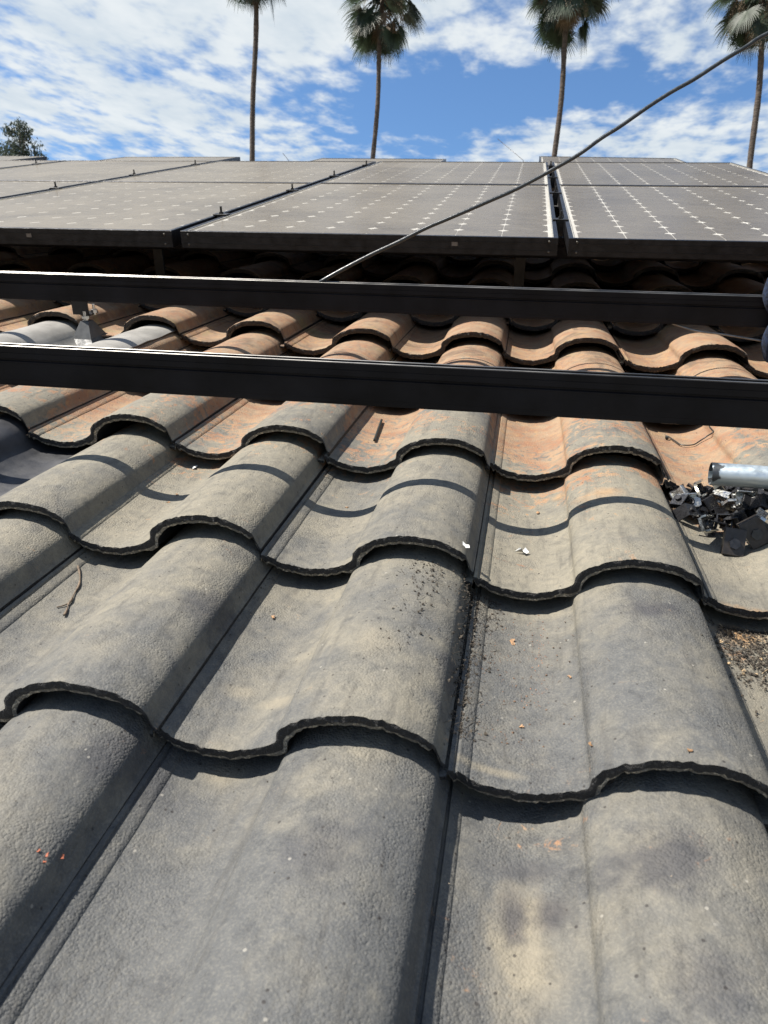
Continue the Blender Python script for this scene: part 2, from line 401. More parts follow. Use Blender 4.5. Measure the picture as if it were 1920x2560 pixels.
VE, VR, UL, UR = -0.76, 6.42, -6.5, 4.2           # eave, ridge, roof ends
house = empty('house', T(0, 0, GZ), 'stucco house with a grey and terracotta S-tiled roof under the panels', 'house')
b = MB(); b.box(((UL+UR)/2, (VE+VR)/2, -0.075), (UR-UL, VR-VE, 0.02))
deck = b.obj('roof_deck', M_FELT, RM.copy(), house)
ridge = RM @ Vector((0, VR, -0.065)); eave = RM @ Vector((0, VE+.25, -0.065))
b = MB(); R2 = Matrix.Rotation(-PIT, 4, 'X')
b.box(((UL+UR)/2, 3.4, 0), (UR-UL, 6.8, 0.03)); b.obj('rear_roof_slope', M_FELT, T(0, ridge.y, ridge.z-.03) @ R2, house)
y0, y1 = eave.y+0.3, ridge.y+6.0
def gable(x):
    return [(y0, GZ+.01), (y1, GZ+.01), (y1, ridge.z-.12-(y1-ridge.y)*math.tan(PIT)), (ridge.y, ridge.z-.12), (y0, eave.z-.12+.3*math.tan(PIT))]
b = MB(); b.prism(gable(0), UL+.35, UR-.35, 0); b.obj('wall', M_STUCCO, None, house)
b = MB(); b.box(((UL+UR)/2, VE-.012, -.13), (UR-UL, .022, .16)); b.obj('fascia', M_WOOD, RM.copy(), house)
b = MB(); b.tube([(UL, 0, 0), (UR, 0, 0)], .09, 14); b.obj('ridge_cap', M_WOOD, T(0, ridge.y, ridge.z+.05), house)

TILES = [build_tile_mesh(i+1) for i in range(6)]
# measured front-step pixels of single tiles: (column, row) -> offset along u, v so that each lies where it was seen
SEEN = {(0, 0): (12, 1763), (1, 0): (689, 1847), (2, 0): (1475, 1960), (0, 1): (370, 1341), (1, 1): (880, 1396), (2, 1): (1435, 1457),
        (-1, 2): (226, 1081), (0, 2): (605, 1110), (1, 2): (989, 1142), (2, 2): (1414, 1156), (-3, 4): (69, 812), (-2, 4): (310, 818),
        (-1, 4): (567, 835), (0, 4): (825, 864), (1, 4): (1102, 867), (2, 4): (1385, 881), (3, 4): (1698, 899)}
FLASH = {(-3, 3), (-2, 3), (-1, 1)}
def place_tiles():
    cells = [(c, r) for r in range(-2, 9) for c in range(-7, 9)]+[(c, r) for r in range(9, 19) for c in range(5, 13)]
    rr = random.Random(3)
    for c, r in cells:
        if r*EX+TL > VR: continue
        u, v = c*CW, r*EX
        du, dv = rr.uniform(-.0018, .0018), rr.uniform(-.003, .003)
        if (c, r) in SEEN:
            p = at_w(*SEEN[(c, r)], 0.0); du = max(-.006, min(.006, p.x-u)); dv = max(-.012, min(.012, p.y-v))
        o = bpy.data.objects.new('tile', TILES[rr.randrange(6)])
        a = Euler((rr.uniform(-.004, .004), rr.uniform(-.004, .004), rr.uniform(-.005, .005))).to_matrix().to_4x4()
        put(o, RM @ T(u+du, v+dv, rr.uniform(-.0008, .0008)) @ a, deck)
        if (c, r) in FLASH: o.location.z -= .006
place_tiles()

# ------------------------------------------------------------------ solar panels
PWD, PLN, PTH, PGAP, RGAP = 1.046, 1.559, 0.046, 0.0273, 0.010
PLANE = Matrix(((1, -.0007, -.0114, -.481), (.0007, 1, -.0037, 1.6261), (.0114, .0037, 1, .2336), (0, 0, 0, 1)))   # panel field in the roof frame
M_FRAME = simple('black_anodised_frame', (0.018, 0.018, 0.020), 0.38, 0.6, 0.35, 25, 0.0006)
M_TRIM = simple('bare_frame_inner_edge', (0.42, 0.40, 0.34), 0.45, 0.5, 0.15, 60)
M_BACK = simple('white_backsheet', (0.72, 0.72, 0.69), 0.6, 0, 0.05, 15)
M_CELL = simple('dark_silicon_cell', (0.030, 0.030, 0.038), 0.35, 0, 0.3, 9)
M_BOLT = simple('zinc_screw', (0.10, 0.095, 0.085), 0.45, 0.8, 0.3, 300)
def glass_material():
    m, k, b = material('dusty_panel_glass')
    rp = roof_coords(k)
    n = k.noise(rp, 2.2, 4, 0.6, 0.5); f = k.noise(k.vmath('MULTIPLY', rp, (1, .35, 1)), 90, 3, 0.7); st = k.noise(k.vmath('MULTIPLY', rp, (1, 7, 1)), 9, 3, 0.6)
    u = k.node('ShaderNodeSeparateXYZ'); k.put(u.inputs[0], rp)
    a = k.math('ADD', k.math('MULTIPLY', n, 0.55), k.math('ADD', k.math('MULTIPLY', f, 0.25), k.math('MULTIPLY', st, 0.2)))
    cov = k.ramp(a, 0.32, 0.62, 0.16, 0.30)
    cov = k.math('MULTIPLY', cov, k.ramp(u.outputs[0], -1.2, 1.4, 1.75, 0.85))
    dif = k.node('ShaderNodeBsdfDiffuse'); k.put(dif.inputs[0], k.mix(n, (0.255, 0.228, 0.188), (0.31, 0.28, 0.232)))
    tr = k.node('ShaderNodeBsdfTransparent')
    lw = k.node('ShaderNodeLayerWeight'); lw.inputs[0].default_value = 0.35
    cv = k.math('ADD', cov, k.math('MULTIPLY', lw.outputs['Facing'], 0.16), clamp=True)   # dust film hides more at a glancing view
    mx = k.node('ShaderNodeMixShader'); k.put(mx.inputs[0], cv); k.l.new(tr.outputs[0], mx.inputs[1]); k.l.new(dif.outputs[0], mx.inputs[2])
    gl = k.node('ShaderNodeBsdfGlossy'); gl.inputs['Roughness'].default_value = 0.20; gl.inputs[0].default_value = (0.60, 0.57, 0.52, 1)
    fr = k.node('ShaderNodeFresnel'); fr.inputs[0].default_value = 1.40
    mx2 = k.node('ShaderNodeMixShader'); k.put(mx2.inputs[0], k.math('MULTIPLY', fr.outputs[0], 0.50)); k.l.new(mx.outputs[0], mx2.inputs[1]); k.l.new(gl.outputs[0], mx2.inputs[2])
    k.l.new(mx2.outputs[0], k.n['Material Output'].inputs[0])
    return m
M_GLASS = glass_material()
CP = 0.1245                                       # cell pitch
def cell_poly(s=.0610, c=.0190): return [(-s+c, -s), (s-c, -s), (s, -s+c), (s, s-c), (s-c, s), (-s+c, s), (-s, s-c), (-s, -s+c)]
def make_panel_meshes():
    d = {}
    b = MB()                                      # frame bars: long sides and short sides butt at the corners
    fw = 0.012
    def bar(u0, u1, v0, v1):
        b.box(((u0+u1)/2, (v0+v1)/2, -PTH/2), (u1-u0, v1-v0, PTH), bev=.0008)
    bar(0, fw, 0, PLN); bar(PWD-fw, PWD, 0, PLN); bar(fw, PWD-fw, 0, fw); bar(fw, PWD-fw, PLN-fw, PLN)
    for v in (0, PLN):                            # raised lines along the frame face
        for w in (-.014, -.033): b.box((PWD/2, v+(-.0006 if v == 0 else .0006), w), (PWD-.002, .0012, .0016))
    d['frame'] = b.mesh('frame', M_FRAME)
    b = MB(); b.box((0, PLN/2, -.0017), (.003, PLN-2*fw, .0012)); d['trim'] = b.mesh('inner_trim', M_TRIM)
    b = MB(); b.box((PWD/2, PLN/2, -.0075), (PWD-2*fw, PLN-2*fw, .003)); d['back'] = b.mesh('backsheet', M_BACK)
    b = MB(); e = fw-.001; b.add([(e, e, -.0028), (PWD-e, e, -.0028), (PWD-e, PLN-e, -.0028), (e, PLN-e, -.0028)], [(0, 1, 2, 3)])
    d['glass'] = b.mesh('glass_pane', M_GLASS)
    b = MB(); b.add([(x, y, 0) for x, y in cell_poly()], [tuple(range(8))]); d['cell'] = b.mesh('cell', M_CELL)
    b = MB()
    for i in range(8):
        for j in range(12):
            cu, cv = PWD/2+(i-3.5)*CP, PLN/2+(j-5.5)*CP*1.0
            b.add([(cu+x, cv+y, -.0045) for x, y in cell_poly()], [tuple(range(8))])
    d['cells'] = b.mesh('cell_grid', M_CELL)
    b = MB()
    for u in (.022, PWD-.022):
        for w in (-.010, -.036): b.tube([(u, -.0002, w), (u, -.0022, w)], .0030, 10)
    d['screw'] = [None]; b2 = MB(); b2.tube([(0, .0002, 0), (0, -.0016, 0), (0, -.0022, 0)], [.0032, .0032, .002], 10); d['screw'] = b2.mesh('screw', M_BOLT)
    b = MB(); b.box((0, 0, 0), (.016, .0012, .010)); d['slot'] = b.mesh('drain_slot', simple('worn_drain_slot', (0.13, 0.11, 0.09), 0.7))
    b = MB()                                      # clamp between two panels: bridge plate, bolt stub and nut
    b.box((0, 0, .002), (.046, .034, .004), bev=.0008); b.box((0, 0, -.022), (PGAP-.006, .030, .044))
    b.tube([(0, 0, .004), (0, 0, .009)], .0075, 6, smooth=False); b.tube([(0, 0, .009), (0, 0, .026)], .0038, 8)
    d['clamp'] = b.mesh('clamp', simple('black_steel_clamp', (0.03, 0.03, 0.03), 0.45, 0.7, 0.3, 80))
    return d
PM = make_panel_meshes()
def panel(u0, v0, label, group, near, screws=False, extra=None, slots=(), clamps=()):
    Mw = RM @ PLANE @ T(u0, v0, 0)
    if extra is not None: Mw = Mw @ extra
    e = empty('solar_panel', Mw, label, 'solar panel', group)
    def part(name, key, m=None, par=None): return put(bpy.data.objects.new(name, PM[key]), Mw @ (m or Matrix.Identity(4)), par or e)
    part('frame', 'frame'); part('inner_trim', 'trim', T(.0135, 0, 0)); part('inner_trim', 'trim', T(PWD-.0135, 0, 0)); bk = part('backsheet', 'back'); part('glass_pane', 'glass')
    if near:
        for i in range(8):
            for j in range(12):
                part('cell', 'cell', T(PWD/2+(i-3.5)*CP, PLN/2+(j-5.5)*CP, -.0045), bk)
    else: part('cell_grid', 'cells', None, bk)
    if screws:
        for u in (.022, PWD-.022):
            for w in (-.010, -.036): part('screw', 'screw', T(u, 0, w))
    for u in slots: part('drain_slot', 'slot', T(u, -.0006, -.020))
    for v in clamps: part('clamp', 'clamp', T(PWD+PGAP/2, v, .0005))
    return e
cu = PWD+PGAP; cv = PLN+RGAP
ORD = {1: 'rightmost', 0: 'second from the right', -1: 'third from the right', -2: 'fourth from the right', -3: 'fifth from the right'}
for c in (1, 0, -1, -2, -3):
    panel(c*cu, 0, 'dusty solar panel, %s in the front row nearest the rails' % ORD[c], 'front row of solar panels', c > -2, True,
          slots=(PWD-.27,) if c == 0 else ((.60, ) if c == -1 else ()), clamps=() if c == 1 else (.36, 1.18))
    panel(c*cu, cv, 'dusty solar panel, %s in the second row behind the front one' % ORD[c], 'second row of solar panels', False, clamps=() if c == 1 else (.36, 1.18))
# a last row up at the ridge lies a little lower and out of line
for u0, ww, ry, lab in ((1.0, -.050, .012, 'the rightmost one'), (-.79, -.068, .004, 'second from the right'),
                        (-2.55, -.062, -.002, 'third from the right'), (-4.35, -.050, .010, 'below the leafy tree')):
    panel(u0, 2*cv+.02, 'low far solar panel peeping over the second row, '+lab, 'far solar panels at the ridge', False, extra=T(0, 0, ww) @ Matrix.Rotation(ry, 4, 'Y'))

# ------------------------------------------------------------------ rails
M_RAIL = simple('black_anodised_rail', (0.007, 0.007, 0.009), 0.5, 0.0, 0.5, 7, 0.0003, 0.15)
M_LIPS = simple('bright_rail_lip', (0.19, 0.185, 0.175), 0.40, 1.0, 0.4, 5)
M_BLACK = simple('black_coated_steel', (0.016, 0.016, 0.018), 0.42, 0.4, 0.3, 60)
M_STEEL = simple('dark_steel', (0.05, 0.05, 0.055), 0.4, 0.7, 0.3, 60)
def rail(label, A, B, ext0, ext1, H=0.066, group=None, lips=True):
    """A, B: two points on the front top edge, roof frame"""
    d = (B-A).normalized(); A2 = A-d*ext0; L = (B-A).length+ext0+ext1
    up = Vector((0, 0, 1)); side = up.cross(d).normalized(); up = d.cross(side)
    Mw = RM @ Matrix((( d.x, side.x, up.x, A2.x), (d.y, side.y, up.y, A2.y), (d.z, side.z, up.z, A2.z), (0, 0, 0, 1)))
    e = empty('mounting_rail', Mw, label, 'rail', group)
    b = MB(); h = -H; D = .020                    # front side at y=0, back at y=D
    poly = [(0.0030, h), (D-.003, h), (D-.003, h+.040), (D, h+.043), (D, -.0012), (D-.0058, -.0012), (D-.0058, -.010), (.0058, -.010), (.0058, -.0012), (0, -.0012),
            (0, -.0105), (.0006, -.0108), (.0006, -.0114), (0, -.0117), (0, -.0205), (.0040, -.0225), (.0040, -.0248), (.0012, -.0262), (.0012, -.0280), (.0018, -.0290), (.0018, h+.010), (.0022, h+.0093), (.0022, h+.004)]
    b.prism(poly, 0, L, 0); b.obj('rail_body', M_RAIL, Mw, e)
    if lips:
        for y0, y1 in ((.0018, .0046), (D-.0046, D-.0018)):
            b = MB(); z0, z1 = -.0012, .0002
            b.prism([(y0, z0), (y1, z0), (y1, z1-.0006), (y1-.0008, z1), (y0+.0008, z1), (y0, z1-.0006)], 0, L, 0); b.obj('slot_lip', M_LIPS, Mw, e)
    return e, Mw
def rw(x, y, w0):
    p = at_w(x, y, w0)
    for _ in range(6): p = at_w(x, y, w0+.0114*(p.x-.2))
    return p
RF0, RF1 = rw(0, 864, .202), rw(1920, 959, .202)
RR0, RR1 = rw(0, 681, .191), rw(1920, 742, .191)
rail('black metal rail in front, nearest the camera, above the grey tiles', RF0, RF1, 1.1, 1.6, .0675, 'new rails across the tiles')
railR, MR = rail('black metal rail behind, close to the panels, with a bracket under it', RR0, RR1, 1.1, 1.6, .0645, 'new rails across the tiles')
# rails and posts under the panels
for v, nm in ((.36, 'lower'), (1.18, 'upper')):
    A = PLANE @ Vector((-3.2, v-.0135, -PTH-.0015)); B_ = PLANE @ Vector((2.0, v-.0135, -PTH-.0015))
    e, Mw = rail('dark rail hidden under the front row of panels, the %s one' % nm, A, B_, 0, 0, .062, 'rails under the panels', False)
    for i, x in enumerate((.55, 1.75, 2.95, 4.15)):
        p = Mw @ Vector((x, .013, -.062)); pr = RM.inverted() @ p; z = surf(pr.x, pr.y)
        b = MB(); b.box((0, 0, (pr.z-z)/2), (.032, .010, pr.z-z+.004)); b.box((.0, 0, .004), (.07, .07, .006))
        b.obj('post', M_BLACK, RM @ T(pr.x, pr.y, z-.002), e)

# ------------------------------------------------------------------ roof mounts and flashings
M_FLASH = simple('grey_galvanised_flashing', (0.22, 0.212, 0.195), 0.6, 0.0, 0.18, 14, 0.0005)
M_FLASHD = simple('shade_darkened_flashing', (0.024, 0.025, 0.029), 0.55, 0.0, 0.3, 14, 0.0008)  # grey flashing coloured dark, the barrel's shade put into its base colour
M_ZINC = simple('shiny_zinc', (0.45, 0.45, 0.44), 0.35, 1.0, 0.12, 60)
def sheet(name, ua, ub, va, vb, lift, mat, Mw, parent, smooth=.010, dents=0.0, edge=.0016):
    """thin metal sheet pressed over the tiles between ua..ub and va..vb"""
    nu, nv = 70, 24; top = []
    us = np.linspace(ua, ub, nu)
    du = us[1]-us[0]
    full = np.array([prof_w(u-math.floor((u+.126)/CW)*CW) for u in np.concatenate([ua+du*np.arange(-6, 0), us, ub+du*np.arange(1, 7)])])
    kern = np.exp(-np.linspace(-2, 2, 13)**2); kern /= kern.sum()
    base = np.maximum(np.convolve(full, kern, 'valid'), full[6:-6]-.004)
    for j in range(nv):
        v = va+(vb-va)*j/(nv-1)
        for i, u in enumerate(us):
            top.append((u, v, base[i]+lift-DROP*(v-EX*math.floor(va/EX))/EX*.97+dents*noise.noise(Vector((u*16, v*16, 3)))))
    b = MB(); q = [(j*nu+i, j*nu+i+1, (j+1)*nu+i+1, (j+1)*nu+i) for j in range(nv-1) for i in range(nu-1)]
    b.add(top, q, 0, True)
    N = nu*nv; b.add([(x, y, z-edge) for x, y, z in top], [f[::-1] for f in q], 0, True)
    rim = [(i, i+1) for i in range(nu-1)]+[(i*nu+nu-1, (i+1)*nu+nu-1) for i in range(nv-1)]
    b.add(top+[(x, y, z-edge) for x, y, z in top], [(a, N+a, N+c, c) for a, c in rim], 0)
    return b.obj(name, mat, Mw, parent)
cone = hit(224, 846)
mt = empty('roof_mount', RM @ T(cone), 'grey flashing with a cone and black slotted bracket under the rear rail', 'roof mount')
sheet('flashing_sheet', -3*CW+.003, -2*CW+.139, 3*EX+.010, 4*EX+.04, .0040, M_FLASH, RM.copy(), mt, dents=.0025)
cb = cone + Vector((0, 0, .004))
b = MB(); P = []
for (hx, hy, z) in ((.046, .066, -.016), (.028, .040, .004), (.012, .012, .046)): P += [(-hx, -hy, z), (hx, -hy, z), (hx, hy, z), (-hx, hy, z)]
b.add(P, [(r*4+j, r*4+(j+1) % 4, r*4+4+(j+1) % 4, r*4+4+j) for r in range(2) for j in range(4)]+[(8, 9, 10, 11)])
b.obj('cone', simple('grey_cast_boot', (0.050, 0.054, 0.058), 0.55, 0.0, 0.2, 40), RM @ T(cb), mt)
b = MB(); b.tube([(0, 0, .04), (0, 0, .072)], .0065, 10); b.tube([(0, 0, .052), (0, 0, .059)], .011, 6, smooth=False); b.obj('stud', M_ZINC, RM @ T(cb), mt)
top = (MR @ Vector((0, 0, -.0645))); topz = (RM.inverted() @ top).z
hb = topz - cb.z + .012
b = MB(); x0, x1, z0, z1 = -.034, .012, .062, max(hb, .11); sx0, sx1, sz0, sz1 = -.012, -.005, z1-.034, z1-.015; t = .005
for xa, xb, za, zb in ((x0, sx0, z0, z1), (sx1, x1, z0, z1), (sx0, sx1, z0, sz0), (sx0, sx1, sz1, z1)): b.box(((xa+xb)/2, 0, (za+zb)/2), (xb-xa, t, zb-za))
b.box((.003, .018, .062), (.030, .042, .004))
b.obj('slotted_bracket', M_BLACK, RM @ T(cb+Vector((0, -.002, 0))), mt)
b = MB(); b.tube([(.020, .014, .066), (.020, .014, .074)], .009, 6, smooth=False); b.tube([(.020, .014, .060), (.020, .014, .088)], .004, 8); b.obj('bolt', M_ZINC, RM @ T(cb), mt)
fd = empty('roof_flashing', RM @ T(-.42, .60, -.02), 'smooth metal flashing, coloured dark for shade, lying in the tile trough at the left edge', 'flashing')
sheet('flashing_sheet', -2*CW-.10+.20, -CW-.012, EX+.03, 2*EX+.03, .0035, M_FLASHD, RM.copy(), fd, dents=.003)

# ------------------------------------------------------------------ cable, pipe, wires
def smooth_path(P, n=6):
    P = [Vector(p) for p in P]; out = []
    for i in range(len(P)-1):
        p0, p1, p2, p3 = P[max(i-1, 0)], P[i], P[i+1], P[min(i+2, len(P)-1)]
        for j in range(n):
            t = j/n
            out.append(0.5*((2*p1)+(p2-p0)*t+(2*p0-5*p1+4*p2-p3)*t*t+(3*p1-p0-3*p2+p3)*t**3))
    return out+[P[-1]]
K = 1920/1659
cab = [(690, 611), (697, 606), (740, 582), (800, 551), (860, 523), (920, 493), (960, 476), (1000, 459), (1060, 433), (1110, 411), (1160, 385), (1200, 363), (1250, 334), (1300, 298), (1340, 273), (1400, 231), (1450, 199), (1500, 171), (1560, 132), (1610, 102), (1659, 72)]
M_CABLE = simple('black_cable_jacket', (0.024, 0.028, 0.030), 0.34, 0.0, 0.25, 60, 0.0004)
pts = []
start = at_v(690*K, 611*K, RR0.y+.020+(RR1.y-RR0.y)*.45)
pts.append(start+Vector((-.05, .02, -.045))); pts.append(start+Vector((-.02, .008, -.012)))
z0 = (start-CAM).dot(F_)
for i, (x, y) in enumerate(cab): pts.append(at_depth(x*K, y*K, z0-.16*i/(len(cab)-1)))
e0 = pts[-1]
pts += [e0+Vector((.14, .02, .06)), e0+Vector((.34, .10, .04)), e0+Vector((.52, .30, -.10)), e0+Vector((.66, .55, -.34))]
last = Vector((e0.x+.72, e0.y+.75, 0)); last.z = surf(last.x, last.y)+.006; pts += [last, last+Vector((.1, .25, 0))]
pts[-1].z = surf(pts[-1].x, pts[-1].y)+.02
b = MB(); b.tube(smooth_path(pts, 5), .0042, 10)
tag(b.obj('cable', M_CABLE, RM.copy()), 'dark cable rising from the rear rail across the panels into the sky', 'cable')
# thin wire under the rear rail, held by the glove
b = MB(); wp = [at_v(x, y, RR1.y+(.012 if x < 1720 else -.004)) for x, y in ((1660, 800), (1700, 815), (1745, 828), (1800, 835), (1850, 843), (1925, 856), (2010, 872))]
b.tube(smooth_path(wp, 5), .0022, 8); tag(b.obj('wire', simple('grey_wire', (0.20, 0.19, 0.18), 0.4, 0.6), RM.copy()), 'thin grey wire running under the rear rail into the gloved hand', 'wire')
for P, lab in ((((1075, 300), (1130, 346)), 'thin straight wire slanting up behind the panels in the blue sky'), (((611, 331), (626, 350)), 'short thin wire peeping over the panels beside the leftmost palm')):
    a = at_depth(P[0][0]*K, P[0][1]*K, 7.35); c = at_depth(P[1][0]*K, P[1][1]*K, 7.2); dd = (c-a); d2 = a+dd*(1.0)
    foot = Vector((c.x+dd.x*.35, min(c.y+.05, VR-.1), -.05))
    b = MB(); b.tube([a, c, foot], .0028, 6); tag(b.obj('aerial_wire', M_STEEL, RM.copy()), lab, 'wire', 'thin wires behind the panels')

# steel pipe
pa = Vector(hit(1772, 1186)); 
pr = .0172
A = at_w(1776, 1184, .056)
dirp = Vector((1.0, .02, .0)).normalized()
p1 = at_w(1920, 1194, .058)
dirp = (p1-A).normalized()
Mp = RM @ T(A) @ dirp.to_track_quat('X', 'Z').to_matrix().to_4x4()
def pipe_mat():
    m, k, b = material('galvanised_pipe')
    o = k.node('ShaderNodeTexCoord').outputs['Object']
    n = k.noise(k.vmath('MULTIPLY', o, (6, 60, 60)), 1.0, 5, 0.65); n2 = k.noise(o, 60, 4, 0.6)
    c = k.mix(k.ramp(n, 0.3, 0.7), (0.28, 0.34, 0.38), (0.46, 0.51, 0.54))
    sx = k.node('ShaderNodeSeparateXYZ'); k.put(sx.inputs[0], o)
    ink = k.ramp(k.math('ADD', sx.outputs[0], k.math('MULTIPLY', k.noise(o, 75, 2), 0.03)), 0.026, 0.029, 1.0, 0.0)
    up = k.ramp(k.math('ADD', k.noise(o, 48, 1), k.math('MULTIPLY', sx.outputs[2], 6)), 0.46, 0.50)
    c = k.mix(k.math('MULTIPLY', ink, up), c, (0.05, 0.055, 0.06))
    k.put(b.inputs['Base Color'], c); b.inputs['Metallic'].default_value = 0.75
    k.put(b.inputs['Roughness'], k.ramp(n2, 0.3, 0.7, 0.30, 0.52))
    return m
b = MB(); L = 1.4; N = 28
ring = lambda x, r: [(x, r*math.cos(2*math.pi*j/N), r*math.sin(2*math.pi*j/N)) for j in range(N)]
V = ring(0, pr-.0014)+ring(0, pr-.0003)+ring(.0006, pr)+ring(L, pr)+ring(L, pr-.0014)
b.add(V, [(r*N+j, r*N+(j+1) % N, (r+1)*N+(j+1) % N, (r+1)*N+j) for r in range(4) for j in range(N)]+[(4*N+j, 4*N+(j+1) % N, (j+1) % N, j) for j in range(N)], 0, True)
me = b.mesh('steel_pipe', pipe_mat()); me.set_sharp_from_angle(angle=math.radians(40))
tag(put(bpy.data.objects.new('steel_pipe', me), Mp), 'open-ended galvanised steel pipe above the heap of clamps', 'pipe')

# ------------------------------------------------------------------ heap of panel clamps
M_CLIP = simple('black_clip_metal', (0.020, 0.020, 0.022), 0.30, 0.2, 0.3, 120)
M_SILV = simple('silver_clip_metal', (0.55, 0.54, 0.50), 0.30, 1.0, 0.15, 120)
M_BROWN = simple('dark_brown_clip', (0.030, 0.025, 0.022), 0.45, 0.2, 0.3, 120)
def clip_nut():                                   # channel nut: slotted plate, two cheeks, threaded collar
    d = []
    b = MB(); s = .016; N = 14
    out = [(-s, -.011), (s*.55, -.011), (s, -.005), (s, .005), (s*.55, .011), (-s, .011)]
    hole = [(.0052*math.cos(a), .0052*math.sin(a)) for a in [math.pi*2*i/12 for i in range(12)]]
    fo = []
    for hx, hy in hole:
        t = min((s/abs(hx) if hx else 9), (.011/abs(hy) if hy else 9)); x, y = hx*t, hy*t
        if x > s*.55 and abs(y) > .005: y = math.copysign(min(abs(y), .011-(x-s*.55)*.83), y)
        fo.append((x, y))
    for z, sg in ((.002, 1), (-.002, -1)):
        q = [(i, 12+i, 12+(i+1) % 12, (i+1) % 12) for i in range(12)]
        b.add([(x, y, z) for x, y in hole]+[(x, y, z) for x, y in fo], q if sg > 0 else [f[::-1] for f in q])
    for lp, fl in ((hole, 1), (fo, 0)):
        q = [(i, (i+1) % 12, 12+(i+1) % 12, 12+i) for i in range(12)]
        b.add([(x, y, -.002) for x, y in lp]+[(x, y, .002) for x, y in lp], q if not fl else [f[::-1] for f in q])
    d.append(('plate', b.mesh('plate', M_SILV)))
    for y in (-.0098, .0098):
        b = MB(); b.box((-.002, y, .0055), (.026, .0026, .0075), bev=.0006); d.append(('cheek', b.mesh('cheek', M_SILV)))
    b = MB(); n = 12
    V = [(r*math.cos(2*math.pi*i/n), r*math.sin(2*math.pi*i/n), z) for r, z in ((.0070, .0021), (.0070, .0060), (.0046, .0060), (.0046, .0021)) for i in range(n)]
    b.add(V, [(q*n+i, q*n+(i+1) % n, (q+1)*n+(i+1) % n, (q+1)*n+i) for q in range(3) for i in range(n)], 0, True)
    d.append(('collar', b.mesh('collar', M_BLACK)))
    return d
def clip_z():                                     # folded black clip: two flanges and a web with a bolt
    d = []
    b = MB(); t = .0032
    b.box((0, 0, .019), (.030, .034, t), bev=.0006); b.box((0, .0155, 0), (.030, t, .036), bev=.0006); b.box((0, .0255, -.0175), (.030, .018, t), bev=.0006)
    b.box((0, -.0155, .012), (.030, t, .011), bev=.0006)
    d.append(('clip_body', b.mesh('clip_body', M_CLIP)))
    b = MB(); b.tube([(0, .0, .0205), (0, .0, .0265)], .0068, 6, smooth=False); b.tube([(0, 0, .0206), (0, 0, -.012)], .0036, 8); d.append(('bolt', b.mesh('bolt', M_BLACK)))
    return d
def clip_cap():                                   # end clamp block with a flat face and an embossed arrow
    d = []
    b = MB(); b.box((0, 0, 0), (.030, .012, .042), bev=.0012); b.box((0, .010, .019), (.030, .012, .004), bev=.0005)
    b.box((0, .011, -.018), (.030, .012, .004), bev=.0005); d.append(('block', b.mesh('block', M_BROWN)))
    b = MB(); b.tube([(0, -.0058, -.003), (0, -.0100, -.003)], .0085, 6, smooth=False); d.append(('hex_boss', b.mesh('hex_boss', M_CLIP)))
    return d
def clip_cap2():
    d = clip_cap()
    b = MB()
    for i, (x, z, w, h) in enumerate(((-.006, .014, .0012, .006), (-.003, .015, .0012, .004), (.002, .014, .006, .0012), (.002, .0165, .004, .0012), (.006, .013, .0012, .005))):
        b.box((x, -.0061, z), (w, .0006, h))
    d.append(('embossed_mark', b.mesh('embossed_mark', M_STEEL))); return d
KN, KZ, KC, KC2 = clip_nut(), clip_z(), clip_cap(), clip_cap2()
def place_clip(parts, name, Mw, label, cat, group):
    e = empty(name, Mw, label, cat, group)
    for n, me in parts: put(bpy.data.objects.new(n, me), Mw, e)
def clip_at(x, y, lift, rot, scale=1.0):
    p = hit(x, y+lift*1900/1.35*.55); p = at_depth(x, y, (p-CAM).dot(F_)-lift*.55)
    return RM @ T(p) @ Euler([math.radians(a) for a in rot]).to_matrix().to_4x4() @ Matrix.Scale(scale, 4)
silver = [(1747, 1222, .046, (55, 15, 70), 'silver channel nut on top of the clamp heap under the pipe mouth'),
          (1722, 1257, .040, (38, -8, 5), 'silver channel nut at the left side of the clamp heap'),
          (1800, 1250, .046, (65, 10, 130), 'dull silver forked nut in the middle of the clamp heap'),
          (1866, 1252, .050, (40, 4, 8), 'silver channel nut on the right half of the clamp heap'),
          (1766, 1312, .036, (50, 20, 50), 'silver channel nut tilted at the front of the clamp heap'),
          (1836, 1262, .048, (60, -20, 200), 'small silver nut lying between the middle and right silver nuts'),
          (1708, 1246, .040, (70, 30, 300), 'silver nut edge peeping out at the left rim of the heap'),
          (1790, 1216, .050, (20, 50, 20), 'silver nut tucked directly below the pipe'),
          (1914, 1300, .040, (30, 10, 100), 'silver channel nut cut by the picture edge beside the heap')]
for x, y, l, r, lab in silver: place_clip(KN, 'channel_nut', clip_at(x, y, l, r, 1.15), lab, 'channel nut', 'silver nuts in the clamp heap')
place_clip(KC, 'end_clamp', clip_at(1834, 1356, .026, (-34, 4, -3), .98), 'dark brown end clamp standing alone at the front of the heap', 'clamp', 'end clamps of the heap')
place_clip(KC2, 'end_clamp', clip_at(1888, 1331, .030, (-28, -34, 10), 1.02), 'black end clamp with embossed marks leaning at the right of the heap', 'clamp', 'end clamps of the heap')
rr = random.Random(11)
spots = [(1700, 1240), (1728, 1238), (1712, 1286), (1742, 1288), (1770, 1268), (1796, 1296), (1826, 1276), (1842, 1312), (1820, 1236), (1848, 1232), (1888, 1238), (1884, 1282), (1906, 1262), (1862, 1296), (1786, 1326), (1744, 1262), (1772, 1242), (1914, 1236), (1816, 1310), (1850, 1262), (1704, 1264), (1806, 1268)]
for i, (x, y) in enumerate(spots):
    place_clip(KZ, 'panel_clip', clip_at(x, y, rr.uniform(.010, .030), (rr.uniform(-45, 45), rr.uniform(-40, 40), rr.uniform(0, 360)), .72),
               'black folded panel clip jumbled in the heap beside the pipe', 'panel clip', 'black clips in the clamp heap')

